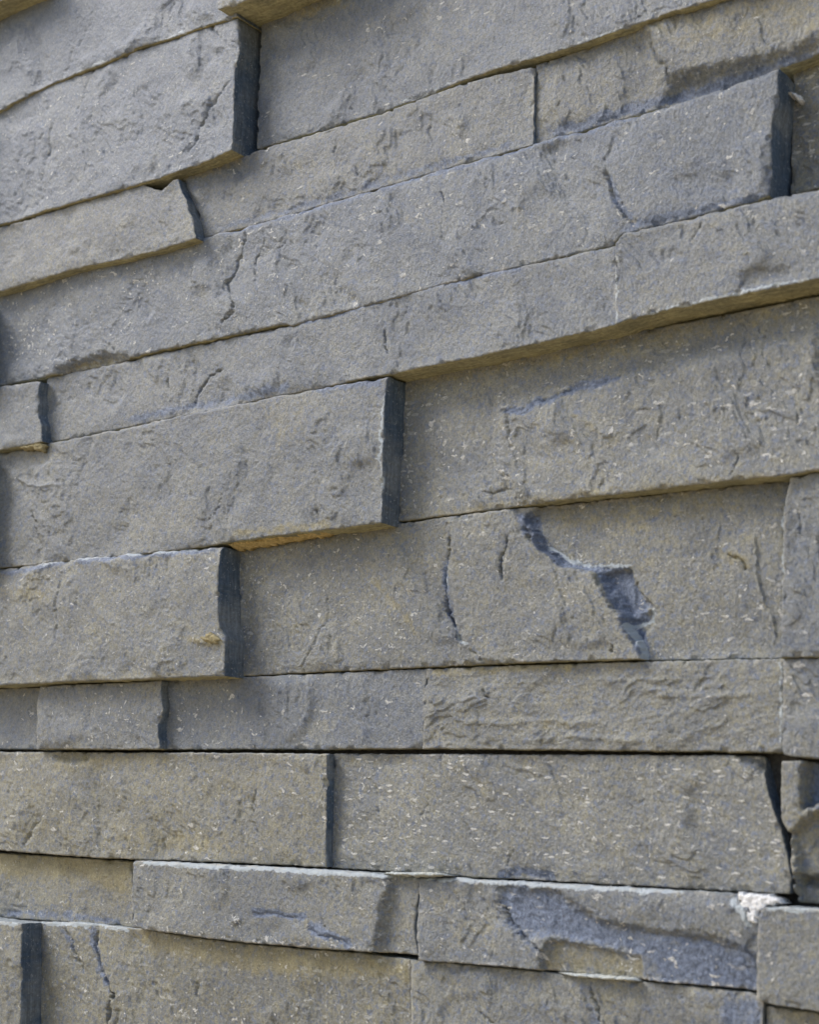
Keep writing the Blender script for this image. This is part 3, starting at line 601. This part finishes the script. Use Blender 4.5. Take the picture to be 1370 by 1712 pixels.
stone('thin block at lower right with a long blue hollow and a broken lower edge',
      [(698, 1467), (760, 1467), (800, 1470), (950, 1478), (1150, 1489), (1275, 1496)],
      [(700, 1605), (760, 1609), (900, 1621), (985, 1630), (1072, 1638), (1150, 1645), (1268, 1656)], (8, 8, 9, 8),
      left=[(702, 1500), (697, 1550)],
      feats=[('lit_limeline', [(1225, 1500), (1245, 1520), (1256, 1550)], 9, .8), ('lit_limeline', [(698, 1468), (800, 1471), (950, 1481), (1150, 1492)], 5, 1.3), ('dust', [(905, 1600), (925, 1570), (1000, 1585), (1070, 1600), (1074, 1640), (900, 1630)], .6, 10), ('fresh_skylit', [(860, 1476), (930, 1490), (1000, 1540), (1090, 1560), (1200, 1568), (1270, 1595), (1270, 1670), (1110, 1648), (1075, 1600), (1000, 1580), (920, 1560), (880, 1570), (840, 1540), (830, 1505)], .95, 34), ('dust', [(705, 1480), (800, 1480), (850, 1560), (880, 1600), (720, 1600)], .35, 30), ('area', [(830, 1480), (930, 1490), (1000, 1540), (1090, 1556), (1200, 1568), (1270, 1600), (1270, 1665), (1075, 1640), (1070, 1600), (1000, 1580), (920, 1560), (880, 1570), (840, 1540)], -1.6, 12),
             ('area', [(905, 1602), (925, 1568), (1000, 1585), (1070, 1600), (1074, 1650), (900, 1640)], -1.9, 8),
             ('crack', [(835, 1510), (852, 1545), (880, 1570), (905, 1590), (900, 1615)], 6, 1.2),
             ('area', [(1060, 1560), (1075, 1600), (1078, 1645), (1110, 1650), (1280, 1665), (1280, 1590)], .5, 12)],
      tint=(0.40, .45, .6), rough=1.2, bevel=1.5, seed=32)
stone('smooth grey block in the lower right corner, touching the white mortar patch',
      [(1280, 1516), (1320, 1516), (1370, 1520), ext(1370, 1520, XR)], [(1266, 1672), (1290, 1679), (1370, 1691), ext(1370, 1691, XR)], (11, 11, 11, 11),
      left=[(1269, 1528), (1266, 1600)], feats=[('lit_limeline', [(1280, 1518), (1320, 1518), (1420, 1524)], 4, 1.2)], tint=(0.5, .46, .15), rough=.8, seed=33)
# ------------------------------------------------------------------ row K (bottom of the picture)
stone('yellowish block end in the lower left corner with a tall dark blue side',
      [ext(0, 1540, XL), (0, 1540), (36, 1543)], [(XL, 1880), (32, 1880)], (18, 18, 18, 18), feats=[('lit_limeline', [(-160, 1530), (0, 1542), (36, 1545)], 4, 1.2)], tint=(0.9, .56, .6), seed=34)
stone('large brown block along the bottom edge with two long cracks at its left',
      [(68, 1541), (130, 1541), (222, 1551), (330, 1568), (400, 1577), (500, 1586), (600, 1593), (688, 1604)], [(58, 1880), (686, 1880)], (6, 6, 5, 5),
      left=[(66, 1640)],
      feats=[('lit_limeline', [(68, 1543), (130, 1543), (222, 1553)], 4, 1.2), ('lit_limeline', [(935, 1626), (1072, 1640)], 4, .0), ('dust', [(225, 1555), (400, 1580), (690, 1605), (690, 1640), (420, 1625), (240, 1590)], .85, 28), ('fresh_skylitline', [(100, 1548), (125, 1590)], 8, .6), ('fresh_skylitline', [(150, 1545), (165, 1600), (180, 1650)], 9, .7), ('crack', [(108, 1550), (125, 1590), (140, 1625)], 4.5, 1.5), ('crack', [(165, 1545), (160, 1590), (175, 1625), (190, 1670), (178, 1712), (175, 1760)], 5, 1.9),
             ('crack', [(335, 1640), (330, 1670)], 3, .7), ('crack', [(200, 1690), (195, 1720)], 4, .8)],
      tint=(0.9, .48, .6), rough=1.2, seed=35)
stone('brownish block along the bottom edge, under the block with the blue hollow',
      [(688, 1604), (760, 1611), (900, 1624), (985, 1634), (1072, 1641), (1150, 1648), (1262, 1659), (1278, 1674)], [(686, 1880), (1275, 1880)], (6, 5, 6, 5),
      feats=[('fresh_skylit', [(980, 1655), (1010, 1700), (1000, 1740), (985, 1700)], .6, 14), ('fresh_skylit', [(1210, 1660), (1290, 1670), (1270, 1740), (1200, 1720)], .7, 20), ('crack', [(985, 1645), (1000, 1680), (1005, 1720)], 4, .9), ('area', [(1150, 1655), (1290, 1660), (1290, 1760), (1180, 1740)], 1.0, 20),
             ('crack', [(800, 1690), (830, 1712)], 4, .6)],
      tint=(0.68, .5, .4), seed=36)
stone('shaded block at the very bottom right corner, below the smooth grey one',
      [(1282, 1682), (1370, 1694), ext(1370, 1694, XR)], [(1280, 1880), (XR, 1890)], (4, 4, 4, 4), tint=(0.8, .45, .3), seed=37)

# ------------------------------------------------------------------ mortar pieces
def blob(name, label, cat, pts, d, thick, mt, seed, mitre=6, noise_px=2.5, back=None):
    """lump of mortar: traced outline, real thickness, lumpy surface"""
    xs = [p[0] for p in pts]; ys = [p[1] for p in pts]; st = 1.3
    gx, gy = np.meshgrid(np.arange(min(xs) - 8, max(xs) + 9, st), np.arange(min(ys) - 8, max(ys) + 9, st))
    xw = gx + noise_px * fbm(gx / 9, gy / 9, seed, 3); yw = gy + noise_px * fbm(gx / 9 + 5, gy / 9, seed + 1, 3)
    dd, _ = dist_poly(xw, yw, pts, True); sg = np.where(inside(xw, yw, pts), dd, -dd)
    up = smooth(sg / mitre + 0.12) * thick * (1 + 0.35 * fbm(gx / 8, gy / 8, seed + 2, 3))
    keep = sg > -1.0
    Qf = unproject(gx, gy, np.full_like(gx, (d + BASE) * 1e-3)); Qf[..., 1] -= up * 1e-3
    ny, nx = gx.shape; idx = np.arange(nx * ny).reshape(ny, nx)
    fk = keep[:-1, :-1] & keep[1:, :-1] & keep[1:, 1:] & keep[:-1, 1:]
    q = np.stack([idx[:-1, :-1], idx[1:, :-1], idx[1:, 1:], idx[:-1, 1:]], -1)[fk]
    Qb = Qf.copy(); Qb[..., 1] = -(d + BASE - (back or 2.0)) * 1e-3
    nF = nx * ny; qb = q[:, ::-1] + nF
    e = {}
    for f in q:
        for a, b in zip(f, np.roll(f, -1)):
            if (b, a) in e: del e[(b, a)]
            else: e[(a, b)] = 1
    sd_ = np.array([(b, a, a + nF, b + nF) for a, b in e])
    Fq = np.concatenate([q, qb, sd_]); V = np.concatenate([Qf.reshape(-1, 3), Qb.reshape(-1, 3)])
    used, inv = np.unique(Fq, return_inverse=True); V = V[used]; Fq = inv.reshape(-1, 4)
    o = link_mesh(name, V, Fq, [mt]); o['label'] = label; o['category'] = cat
    return o

blob('mortar_bead', 'sandy yellow mortar bead squeezed out under the big rough block left of centre', 'mortar',
     [(386, 908), (430, 897), (500, 889), (552, 885), (566, 887), (548, 896), (500, 903), (440, 914), (398, 921)], 8.5, 5.5, M_SAND, 900, 5)
blob('mortar_crumb', 'sandy mortar crumb hanging under the small block end at the left edge', 'mortar',
     [(28, 747), (50, 743), (72, 740), (78, 748), (74, 756), (60, 752), (40, 753)], 17, 1.8, M_CRUMB, 910, 4)
blob('mortar_patch', 'bright white mortar patch beside the rounded corner at lower right', 'mortar',
     [(1236, 1493), (1286, 1496), (1300, 1500), (1306, 1510), (1284, 1513), (1270, 1524), (1266, 1546), (1252, 1542), (1240, 1522)], 9.2, 0.6, M_WHITE, 920, 6, 4, back=8)
blob('mortar_smear', 'pale creamy mortar smear on the joint at lower centre', 'mortar',
     [(640, 1458), (690, 1458), (730, 1458), (758, 1464), (700, 1466), (650, 1462)], 9, 2.6, M_PALE, 930, 3, 1.5, back=6)
blob('mortar_sliver', 'thin pale mortar sliver in the joint under the blue crystalline hollow', 'mortar',
     [(935, 1626), (985, 1628), (1062, 1634), (1072, 1640), (1020, 1638), (960, 1632)], 7, 2.4, M_PALE, 940, 3, 1.2, back=5)
blob('mortar_lump', 'pale crumb of mortar stuck in the corner of the deeply sunken block at upper right', 'mortar',
     [(1316, 156), (1334, 158), (1344, 166), (1338, 172), (1328, 164), (1318, 164)], 8, 3.0, M_WHITE, 950, 4, 2.5, back=5)
blob('mortar_chip', 'tiny brown mortar chip near the ragged corner of the brownish middle block', 'mortar',
     [(336, 1066), (350, 1058), (362, 1062), (370, 1070), (356, 1075), (342, 1074)], 19.4, 0.8, M_CRUMB, 960, 5, 3, back=3)
